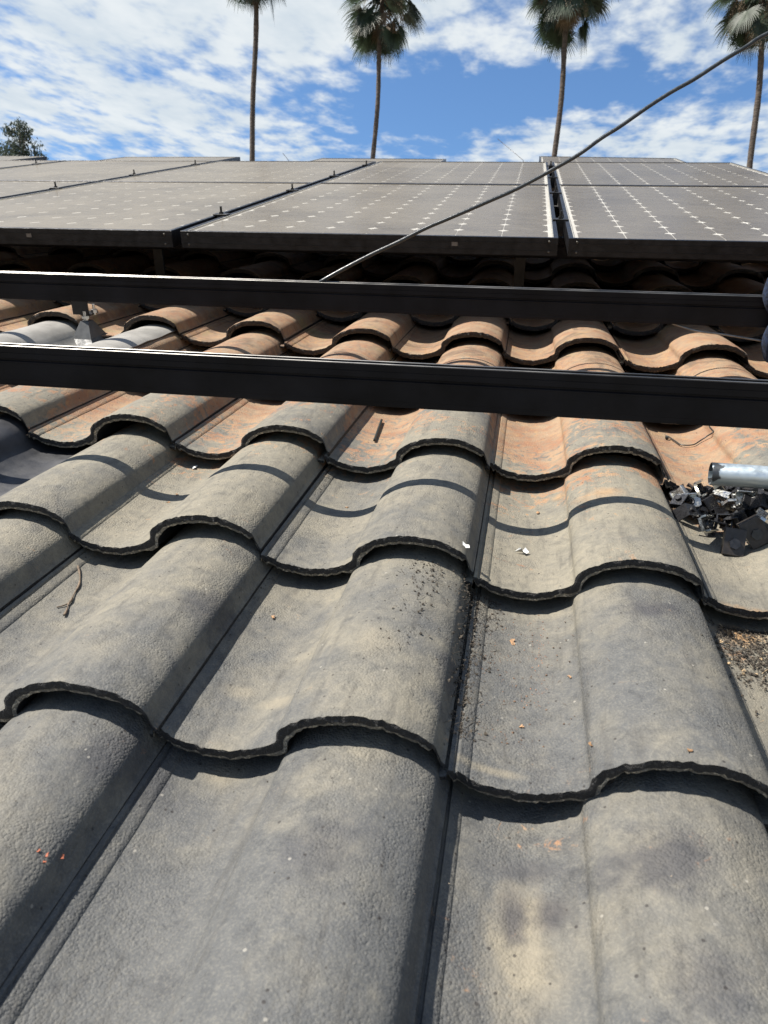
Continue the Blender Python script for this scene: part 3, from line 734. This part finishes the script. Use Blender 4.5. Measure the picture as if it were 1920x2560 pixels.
# ------------------------------------------------------------------ small litter on the tiles
M_PLAST = simple('black_nylon', (0.018, 0.020, 0.018), 0.45, 0, 0.3, 200)
M_TWIG = simple('grey_brown_twig', (0.12, 0.088, 0.06), 0.8, 0, 0.4, 150, 0.0006)
M_LEAF = simple('dry_orange_leaf', (0.27, 0.155, 0.075), 0.7, 0, 0.6, 120, 0.0005)
M_FEATH = simple('white_down', (0.55, 0.55, 0.53), 0.8, 0, 0.1, 200, 0.0006)
M_HUMUS = simple('dark_leaf_mould', (0.042, 0.034, 0.025), 0.95, 0, 0.55, 90, 0.001)
def on_tiles(px, lift): return [hit(x, y, lift) for x, y in px]
z1 = [(1664, 1089), (1672, 1092), (1690, 1104), (1704, 1112), (1732, 1112), (1750, 1102), (1768, 1090), (1783, 1080), (1778, 1072), (1773, 1066)]
b = MB(); pp = [hit(x, y, .004+(.003 if i > 5 else 0)) for i, (x, y) in enumerate(z1)]; b.tube(smooth_path(pp, 4), .0013, 6)
b.box(hit(1667, 1094, .004), (.006, .007, .005), bev=.0006)
tag(b.obj('cable_tie', M_PLAST, RM.copy()), 'bent black cable tie lying on the terracotta trough above the pipe', 'cable tie')
b = MB(); a_, c_ = hit(954, 1050, .003), hit(936, 1101, .003); mid = (a_+c_)/2; mid.z = max(mid.z, surf(mid.x, mid.y)+.0025)
b.tube([a_, mid, c_], [.0026, .0027, .0026], 8); tag(b.obj('cable_offcut', M_PLAST, RM.copy()), 'short straight black cable offcut lying in a tan tile trough', 'cable offcut')
b = MB(); tw = [(195, 1415), (199, 1432), (200, 1450), (196, 1466), (186, 1483), (178, 1500), (171, 1510), (167, 1525), (160, 1538)]
b.tube(smooth_path(on_tiles(tw, .0028), 3), [.0013+.0005*math.sin(i*.9) for i in range(25)], 6)
b.tube(smooth_path(on_tiles([(172, 1508), (160, 1513), (150, 1516), (142, 1518)], .0024), 3), .0009, 6)
tag(b.obj('twig', M_TWIG, RM.copy()), 'thin forked brown twig in the left tile trough', 'twig')
def flake(name, x, y, size, mat, label, cat, group, seed, curl=.35, lift=.0015, thick=.0006):
    rr = random.Random(seed); p = hit(x, y, lift); n = 9; b = MB(); top = []
    for i in range(n):
        a = 2*math.pi*i/n; r = size*(.35+.75*rr.random())*(1.0 if abs(math.cos(a)) > .5 else .45)
        top.append((r*math.cos(a), r*math.sin(a), curl*size*(rr.random())))
    b.add([(0, 0, curl*size*.2)]+top, [(0, 1+i, 1+(i+1) % n) for i in range(n)], 0, True)
    b.add([(0, 0, curl*size*.2-thick)]+[(x_, y_, z_-thick) for x_, y_, z_ in top], [(0, 1+(i+1) % n, 1+i) for i in range(n)], 0, True)
    b.add(top+[(x_, y_, z_-thick) for x_, y_, z_ in top], [(i, (i+1) % n, n+(i+1) % n, n+i) for i in range(n)])
    o = b.obj(name, mat, RM @ T(p) @ Euler((rr.uniform(-.2, .2), rr.uniform(-.2, .2), rr.uniform(0, 6))).to_matrix().to_4x4())
    tag(o, label, cat, group)
leaves = [(1281, 1607, .0085, 'curled orange leaf bit in the trough below the moss strip'), (684, 1543, .0070, 'small orange leaf scrap in the middle left trough'),
          (866, 1268, .0060, 'reddish leaf scrap under the rail shadow beside a rib'), (442, 1236, .0070, 'rusty leaf scrap in the shadow stripe of the left trough'),
          (1304, 1817, .0055, 'pale leaf scrap low in the long trough near its tile edge'), (1345, 1282, .0065, 'brown leaf scrap in the trough right of centre near the rail shadow'),
          (420, 1256, .0050, 'yellow leaf scrap just below the rusty one in the left trough'), (1424, 1692, .0050, 'cream leaf scrap beside the long seam of the right barrel'),
          (1476, 1861, .0050, 'tan leaf scrap at the foot of the long seam near the right edge'), (1724, 1877, .0060, 'torn orange leaf scrap on the lower right barrel near its edge')]
for i, (x, y, sz, lab) in enumerate(leaves): flake('leaf_scrap', x, y, sz*.75, M_LEAF, lab, 'leaf scrap', 'dry leaf scraps', i+5)
for i, (x, y, sz, lab) in enumerate([(1307, 1381, .0110, 'white downy feather in the trough under the right-hand barrel row'), (1163, 1368, .0070, 'small white fluff on the rim of the middle barrel'),
                                     (486, 1169, .0075, 'pale curled leaf bit at the foot of the left rib')]): flake('feather', x, y, sz, M_FEATH, lab, 'feather', 'white bits on the tiles', i+50, .8)
for i, (x, y, sz) in enumerate([(155, 2140, .0075), (118, 2137, .0060), (98, 2126, .0045), (112, 2154, .0045)]):
    flake('rust_flake', x, y, sz*.45, simple('rust_red_flake%d' % i, (0.30, 0.085, 0.04), 0.8, 0, 0.3, 200), 'rust-red flake in the cluster on the lower left barrel', 'flake', 'rust red flakes', i+80, .3)
def litter(name, label, n, fn, mat, size, seed, cat='litter'):
    """loose crumbs and needles nobody could count"""
    rr = random.Random(seed); b = MB()
    for i in range(n):
        u, v = fn(rr); z = surf(u, v); s = size*rr.uniform(.35, 1.3)
        R = Euler((rr.uniform(-.7, .7), rr.uniform(-.7, .7), rr.uniform(0, 6.3))).to_matrix(); c = Vector((u, v, z+s*rr.uniform(.1, .5)))
        if rr.random() < .4:
            L = s*rr.uniform(.9, 2.0); w = s*.14
            V = [R @ Vector(q) for q in ((-L, -w, 0), (L, -w*.5, s*.2), (L, w*.5, s*.2), (-L, w, 0), (0, 0, w*1.6))]
            Fs = [(0, 1, 4), (1, 2, 4), (2, 3, 4), (3, 0, 4), (3, 2, 1, 0)]
        else:
            V = [R @ Vector((s*rr.uniform(.5, 1)*x, s*rr.uniform(.4, 1)*y, s*rr.uniform(.2, .6)*q)) for x, y, q in ((1, 0, 0), (0, 1, 0), (-1, 0, 0), (0, -1, 0), (0, 0, 1), (0, 0, -1))]
            Fs = [(0, 1, 4), (1, 2, 4), (2, 3, 4), (3, 0, 4), (1, 0, 5), (2, 1, 5), (3, 2, 5), (0, 3, 5)]
        b.add([c+q for q in V], Fs, 0)
    o = b.obj(name, mat, RM.copy()); tag(o, label, cat, None, 'stuff'); return o
def groove(rr):                                  # along the foot of the middle barrel, thickest at its upper end
    t = rr.random()**1.9; v = EX-.004-t*.30
    return 1*CW+.166+rr.gauss(.008, .011*(1.2-t*.6)), v
litter('moss_litter', 'dark crumbly moss and needles along the foot of the middle barrel', 1300, groove, M_HUMUS, .0030, 1)
def scatter(rr):
    v = rr.uniform(.06, .345); return 1*CW+.175+abs(rr.gauss(0, .045)), v
litter('needle_litter', 'thin brown needles and grit spread in the long middle trough', 420, scatter, simple('brown_needles', (0.12, 0.072, 0.045), .9, 0, .5, 60), .0018, 2)
def flank(rr): return 1*CW+.105+rr.gauss(0, .018), EX-.01-abs(rr.gauss(0, .09))
litter('moss_litter', 'loose dark moss specks on the right side of the middle barrel', 170, flank, M_HUMUS, .0023, 3)
def red(rr): return 1*CW+.252+rr.gauss(0, .008), rr.uniform(.13, .32)
litter('rust_grit', 'line of rusty grit down the middle trough', 120, red, simple('rusty_grit', (0.30, 0.15, 0.09), .9, 0, .4, 60), .0012, 9)
dp = hit(1880, 1640)
def dirt(rr): return dp.x+.020+rr.gauss(0, .036), min(EX-.002, dp.y+rr.gauss(.002, .045))
litter('dirt_litter', 'dark heap of rotten leaves in the trough at the right edge', 1500, dirt, M_HUMUS, .0030, 4)
litter('straw_litter', 'pale straw bits in the dirt at the right edge', 110, dirt, simple('pale_straw', (0.30, 0.22, 0.13), .9, 0, .4, 60), .0032, 5)
def groove2(rr): c = rr.choice((-1, 0, 0, 2, 2)); r = rr.choice((0, 1, 1)); return c*CW+.166+rr.gauss(.006, .006), (r+1)*EX-.01-abs(rr.gauss(0, .07))
litter('moss_litter', 'thin moss crumbs in the other barrel feet', 500, groove2, M_HUMUS, .0014, 6)
def anyw(rr): return rr.uniform(-.4, 1.1), rr.uniform(-.25, .95)
litter('grit', 'sparse dark grit sprinkled over the tiles', 420, anyw, M_HUMUS, .0010, 7)
litter('pale_grit', 'sparse pale crumbs sprinkled over the tiles', 160, anyw, simple('pale_crumbs', (0.38, 0.31, 0.23), .9, 0, .3, 60), .0007, 8)

# ------------------------------------------------------------------ palms and trees beyond the roof
def world_dir(x, y): return (RM.to_3x3() @ ray(x, y)).normalized()
CAMW = RM @ CAM
def far_point(x, y, dist):                        # pixel at a horizontal distance
    d = world_dir(x, y); t = dist/math.hypot(d.x, d.y); return CAMW + d*t
def leafmat(name, col, tr=.35):
    m, k, b = material(name)
    o = k.node('ShaderNodeTexCoord').outputs['Object']; oi = k.node('ShaderNodeObjectInfo').outputs['Random']
    n = k.noise(o, 3.5, 3)
    c = k.mix(k.ramp(n, .3, .7), tuple(x*.65 for x in col), tuple(x*1.35 for x in col))
    hs = k.node('ShaderNodeHueSaturation'); k.put(hs.inputs['Color'], c); k.put(hs.inputs['Value'], k.ramp(oi, 0, 1, .75, 1.3, False))
    k.put(b.inputs['Base Color'], hs.outputs[0]); b.inputs['Roughness'].default_value = .5
    t = k.node('ShaderNodeBsdfTranslucent'); k.put(t.inputs[0], hs.outputs[0])
    mx = k.node('ShaderNodeMixShader'); mx.inputs[0].default_value = tr; k.l.new(b.outputs[0], mx.inputs[1]); k.l.new(t.outputs[0], mx.inputs[2])
    k.l.new(mx.outputs[0], k.n['Material Output'].inputs[0]); return m
M_FROND = leafmat('palm_frond_green', (0.034, 0.052, 0.031)); M_DEAD = leafmat('dead_palm_frond', (0.13, 0.095, 0.06), .15)
M_SEED = simple('brown_seed_stalk', (0.11, 0.08, 0.05), .9, 0, .4, 4)
def bark():
    m, k, b = material('palm_bark'); o = k.node('ShaderNodeTexCoord').outputs['Object']
    n = k.noise(k.vmath('MULTIPLY', o, (2, 2, 9)), 1.0, 4, .65); n2 = k.noise(o, 14, 3)
    k.put(b.inputs['Base Color'], k.mix(k.ramp(k.math('ADD', k.math('MULTIPLY', n, .6), k.math('MULTIPLY', n2, .4)), .35, .65), (0.036, 0.028, 0.023), (0.095, 0.072, 0.056)))
    b.inputs['Roughness'].default_value = .9; k.put(b.inputs['Normal'], k.bump(n, .05)); return m
M_BARK = bark()
def frond_mesh(elev, seed, mat, size=1.0):
    """fan leaf: arching petiole, then narrow pleated segments that droop at the tips; x outward, z up"""
    rr = random.Random(seed); b = MB(); a = elev; p = Vector((.12, 0, 0)); path = [p.copy()]
    n = 7; L = rr.uniform(.95, 1.35)*size
    for i in range(n):
        p = p+Vector((math.cos(a), 0, math.sin(a)))*L/n; path.append(p.copy()); a -= .07+(.05 if elev > 0 else .02)
    b.tube(path, [.035-.003*i for i in range(n+1)], 5)
    d0 = Vector((math.cos(a), 0, math.sin(a))); side = Vector((0, 1, 0)); up = side.cross(d0)*-1
    if up.z < 0 and elev > -.5: up = -up
    NS = 38
    for i in range(NS):
        f = (i+.5)/NS*2-1; ang = f*math.radians(112)
        ln = (1.05-.32*abs(f)**1.6)*rr.uniform(.85, 1.1)*size
        d = d0*math.cos(ang)+side*math.sin(ang); d = (d+up*.22*(1-abs(f))).normalized()
        q = p.copy(); w0 = .050*size; pts = []; dd = d.copy(); m = 6
        for j in range(m+1):
            t = j/m; wd = w0*(.55+.9*t if t < .45 else (.955)*(1-(t-.45)/.55)**.8)+.003
            sd = dd.cross(up).normalized() if dd.cross(up).length > .05 else side
            sd = (sd+Vector((0, 0, .25*rr.uniform(-1, 1)))).normalized()
            pts.append((q-sd*wd/2, q+sd*wd/2))
            q = q+dd*ln/m; dd = (dd+Vector((0, 0, -1))*(.08+.42*t*t)*rr.uniform(.8, 1.3)).normalized()
        V = [x for pr_ in pts for x in pr_]
        b.add(V, [(2*j, 2*j+1, 2*j+3, 2*j+2) for j in range(m)], 0, True)
    return b.mesh('frond', mat)
FR = {}
for i, e in enumerate((75, 50, 28, 8, -14, -34, -52)):
    FR[e] = [frond_mesh(math.radians(e), 100+i*7+j, M_FROND) for j in range(2)]
FRD = [frond_mesh(math.radians(e), 300+e, M_DEAD, .85) for e in (-50, -66, -74)]
def stalk_mesh(seed):
    rr = random.Random(seed); b = MB(); p = Vector((.2, 0, .1)); a = rr.uniform(.1, .5); path = [p.copy()]
    for i in range(16):
        p = p+Vector((math.cos(a), 0, math.sin(a)))*.17; a = max(-1.5, a-.22); path.append(p.copy())
    b.tube(path, [.022-.001*i for i in range(17)], 5)
    for i in range(5, 17):
        for _ in range(26):
            c = path[i]+Vector((rr.gauss(0, .09), rr.gauss(0, .09), -abs(rr.gauss(0, .16)))); s = rr.uniform(.012, .035)
            R = Euler((rr.uniform(0, 6), rr.uniform(0, 6), rr.uniform(0, 6))).to_matrix()
            b.add([c+R @ Vector(q) for q in ((-s, 0, 0), (0, -s*.5, 0), (s*1.8, 0, 0), (0, s*.5, 0))], [(0, 1, 2, 3)])
    return b.mesh('seed_stalk', M_SEED)
ST = [stalk_mesh(i) for i in range(4)]
def palm(xb, xt, yc, dist, wpx, label, seed, dens=1.0, nst=5):
    rr = random.Random(seed)
    lo = far_point(xb, 405, dist); hi = far_point(xt, yc, dist); k = (hi-lo)/(hi.z-lo.z)
    base = lo+k*(GZ-lo.z); r = wpx/2*(lo-CAMW).length/FPX/1.02
    Mw = T(base); e = empty('palm_tree', Mw, label, 'palm tree', 'row of tall palms behind the roof')
    top = hi-base; N = 46; pts = []; rad = []
    bend = [rr.uniform(-.10, .10) for _ in range(4)]
    for i in range(N+1):
        t = i/N; w = math.sin(t*math.pi*3+bend[0]*9)*.07+math.sin(t*math.pi*7+bend[1]*40)*.035
        pts.append(top*t+Vector((w*math.sin(math.pi*min(1, (1-t)*4)/2), 0, 0))); rad.append(r*(1.16-.22*t+(.25 if t < .03 else 0)+rr.uniform(-.03, .03)+.05*math.sin(t*150)))
    b = MB(); b.tube(pts, rad, 12); b.obj('trunk', M_BARK, Mw, e)
    Mt = T(hi)
    keys = [75, 50, 50, 28, 28, 28, 8, 8, 8, 8, -14, -14, -14, -14, -34, -34, -34, -34, -52, -52, -52]
    for q, kk in enumerate(keys*2):
        if rr.random() > dens*.80: continue
        o = bpy.data.objects.new('frond', rr.choice(FR[kk]))
        put(o, Mt @ T(0, 0, rr.uniform(-.35, .25) if kk > -20 else rr.uniform(-.8, -.1)) @ Matrix.Rotation(rr.uniform(0, 6.283), 4, 'Z') @ Matrix.Scale(rr.uniform(1.15, 1.5), 4), e)
    for q in range(int(5*dens)):
        o = bpy.data.objects.new('dead_frond', rr.choice(FRD)); put(o, Mt @ T(0, 0, rr.uniform(-.9, -.3)) @ Matrix.Rotation(rr.uniform(0, 6.283), 4, 'Z') @ Matrix.Scale(1.3, 4), e)
    for q in range(nst):
        o = bpy.data.objects.new('seed_stalk', rr.choice(ST)); put(o, Mt @ Matrix.Rotation(rr.uniform(0, 6.283), 4, 'Z') @ Matrix.Scale(rr.uniform(.9, 1.25), 4), e)
palm(632, 640, -135, 47, 11.5, 'leftmost palm with a dark bare trunk, its crown cut by the picture top', 21, 1.0, 3)
palm(931, 957, -22, 48, 10.6, 'second palm from the left, its drooping fan crown showing most', 22, 1.15, 4)
palm(1384, 1427, -62, 46, 12.2, 'third palm from the left behind the rightmost panel gap, crown half cut', 23, 1.2, 5)
palm(1876, 1917, -45, 47, 12.0, 'rightmost palm at the picture edge with hanging brown seed stalks', 24, 1.1, 8)

M_EUC = leafmat('grey_green_leaves', (0.042, 0.058, 0.040), .3); M_TBARK = simple('brown_bark', (0.12, 0.09, 0.065), .9, 0, .3, 6, .01)
def tree(cx, ytop, ybot, wpx, dist, label, seed):
    rr = random.Random(seed); topp = far_point(cx, ytop, dist); H = topp.z-GZ; sc = (topp-CAMW).length/FPX
    base = Vector((topp.x, topp.y, GZ)); Mw = T(base); e = empty('leafy_tree', Mw, label, 'tree', 'leafy trees behind the panels at the left')
    R = wpx*sc/2; b = MB()
    b.tube([(0, 0, 0), (.1, .05, H*.3), (-.05, .1, H*.6), (0, 0, H*.86)], [.26, .2, .13, .05], 9)
    cl = []
    for i in range(78):
        t = rr.uniform(.70, .975); a = rr.uniform(0, 6.28); rad = R*(1.0-.80*max(0, t-.80)/.20)*rr.uniform(.25, 1)
        c = Vector((math.cos(a)*rad, math.sin(a)*rad, H*t)); cl.append((c, R*rr.uniform(.14, .26)))
        s = Vector((0, 0, H*(t-.16))); b.tube([s, s.lerp(c, .5)+Vector((0, 0, -.1)), c], [.03, .018, .006], 5)
    cl.append((Vector((0, 0, H*.985)), R*.18))
    b.obj('trunk', M_TBARK, Mw, e)
    lv = MB()
    for c, r in cl:
        for _ in range(int(75*(r/R)/.2)):
            d = Vector((rr.gauss(0, 1), rr.gauss(0, 1), rr.gauss(0, .8))).normalized()*r*rr.random()**.45; p = c+d
            L = rr.uniform(.09, .17); w = L*.2; q = Euler((rr.uniform(-1, 1), rr.uniform(.3, 1.4), rr.uniform(0, 6.3))).to_matrix()
            lv.add([p+q @ Vector(x) for x in ((0, 0, 0), (L*.45, -w, 0), (L, 0, -.02), (L*.45, w, .01))], [(0, 1, 2, 3)])
    lv.obj('crown', M_EUC, Mw, e)
tree(48, 296, 405, 150, 38, 'grey-green leafy tree top showing over the panels at the left', 5)
tree(-6, 360, 405, 90, 42, 'lower dark tree top cut by the left picture edge', 6)

# ------------------------------------------------------------------ the worker at the right edge: one gloved hand on the rear rail shows
M_GLOVE = simple('blue_knit_glove', (0.008, 0.018, 0.046), .95, 0, .8, 170, .004)
M_CLOTH = simple('navy_work_clothes', (0.030, 0.042, 0.075), .9, 0, .3, 60, .002)
M_HAT = simple('straw_hat', (0.42, 0.33, 0.19), .9, 0, .2, 90, .002)
def skin_obj(name, verts, edges, radii, mat, parent, sub=2):
    me = bpy.data.meshes.new(name); me.from_pydata([tuple(v) for v in verts], edges, []); me.materials.append(mat)
    o = bpy.data.objects.new(name, me); put(o, RM.copy(), parent)
    md = o.modifiers.new('Skin', 'SKIN'); md.use_smooth_shade = True
    if not me.skin_vertices: me.skin_vertices.new()
    for i, r in enumerate(radii):
        r = r if hasattr(r, '__len__') else (r, r)
        me.skin_vertices[0].data[i].radius = r
    me.skin_vertices[0].data[0].use_root = True
    ss = o.modifiers.new('Subdivision', 'SUBSURF'); ss.levels = sub; ss.render_levels = sub
    return o
def worker():
    vy = RR1.y
    kz = lambda u, v, d=.055: surf(u, v)+d
    e = empty('person', RM @ T(1.62, .60, 0), 'person in navy work clothes, only a blue glove on the rear rail shows', 'person')
    wr = Vector((1.160, vy+.010, .275))
    B = [(1.72, .62, .42), (1.70, .68, .58), (1.66, .76, .76), (1.62, .84, .93), (1.60, .88, 1.02), (1.57, .91, 1.10), (1.55, .93, 1.20),   # pelvis .. head
         (1.50, 1.00, .90), (1.33, 1.16, .60), tuple(wr),                                                                            # near arm
         (1.76, .70, .90), (1.80, .92, .66), (1.66, 1.14, .46),                                                                      # other arm
         (1.66, .72, .36), (1.44, .86, kz(1.44, .86)+.02), (1.78, .72, kz(1.78, .72)), (1.86, .66, kz(1.86, .66, .045)),              # near leg kneeling
         (1.80, .54, .36), (1.62, .40, kz(1.62, .40)+.02), (1.96, .36, kz(1.96, .36)), (2.04, .34, kz(2.04, .34, .045))]
    E_ = [(0, 1), (1, 2), (2, 3), (3, 4), (4, 5), (5, 6), (3, 7), (7, 8), (8, 9), (3, 10), (10, 11), (11, 12), (0, 13), (13, 14), (14, 15), (15, 16), (0, 17), (17, 18), (18, 19), (19, 20)]
    Rr = [(.15, .13), (.14, .12), (.16, .13), (.14, .12), .058, .085, .082, .072, .050, .034, .072, .050, .036, .090, .062, .045, .040, .090, .062, .045, .040]
    skin_obj('body', B, E_, Rr, M_CLOTH, e)
    b = MB(); c = Vector((1.545, .935, 1.235))
    for i, (r0, z0, r1, z1) in enumerate(((.19, 0, .19, .006), (.095, .006, .085, .085))):
        n = 24; V = [(c.x+r*math.cos(2*math.pi*j/n), c.y+r*math.sin(2*math.pi*j/n), c.z+z) for r, z in ((r0, z0), (r1, z1)) for j in range(n)]
        b.add(V, [(j, (j+1) % n, n+(j+1) % n, n+j) for j in range(n)], 0, True); b.add(V[n:], [tuple(range(n))]); b.add(V[:n], [tuple(range(n-1, -1, -1))])
    b.obj('hat', M_HAT, RM.copy(), e)
    # glove: palm over the rail, four fingers hooked down its front face, thumb behind
    f0 = [at_v(x, y, vy-.016) for x, y in ((1938, 700), (1924, 742), (1940, 798), (1919, 852), (1927, 908))]
    pc = Vector((1.105, vy+.012, .235))
    V = [wr, pc]; Ed = [(0, 1)]; Ra = [(.036, .030), (.044, .026)]
    for k_ in range(4):
        off = Vector((.0225*k_, .002*k_, -.004*k_)); ln = (1.0, 1.06, 1.0, .82)[k_]; prev = 1
        base = f0[0]
        for j, p in enumerate(f0):
            q = base+(p-base)*ln+off+(Vector((0, .012, .010)) if j == 0 else Vector((0, 0, 0)))
            V.append(q); Ed.append((prev, len(V)-1)); prev = len(V)-1
            Ra.append((.0125, .0178, .0085, .0168, .0125)[j])
    t0 = len(V)
    for q in (Vector((1.085, vy+.040, .215)), Vector((1.055, vy+.048, .175)), Vector((1.045, vy+.040, .140))): V.append(q); Ra.append(.0125)
    Ed += [(1, t0), (t0, t0+1), (t0+1, t0+2)]
    skin_obj('glove', V, Ed, Ra, M_GLOVE, e)
worker()
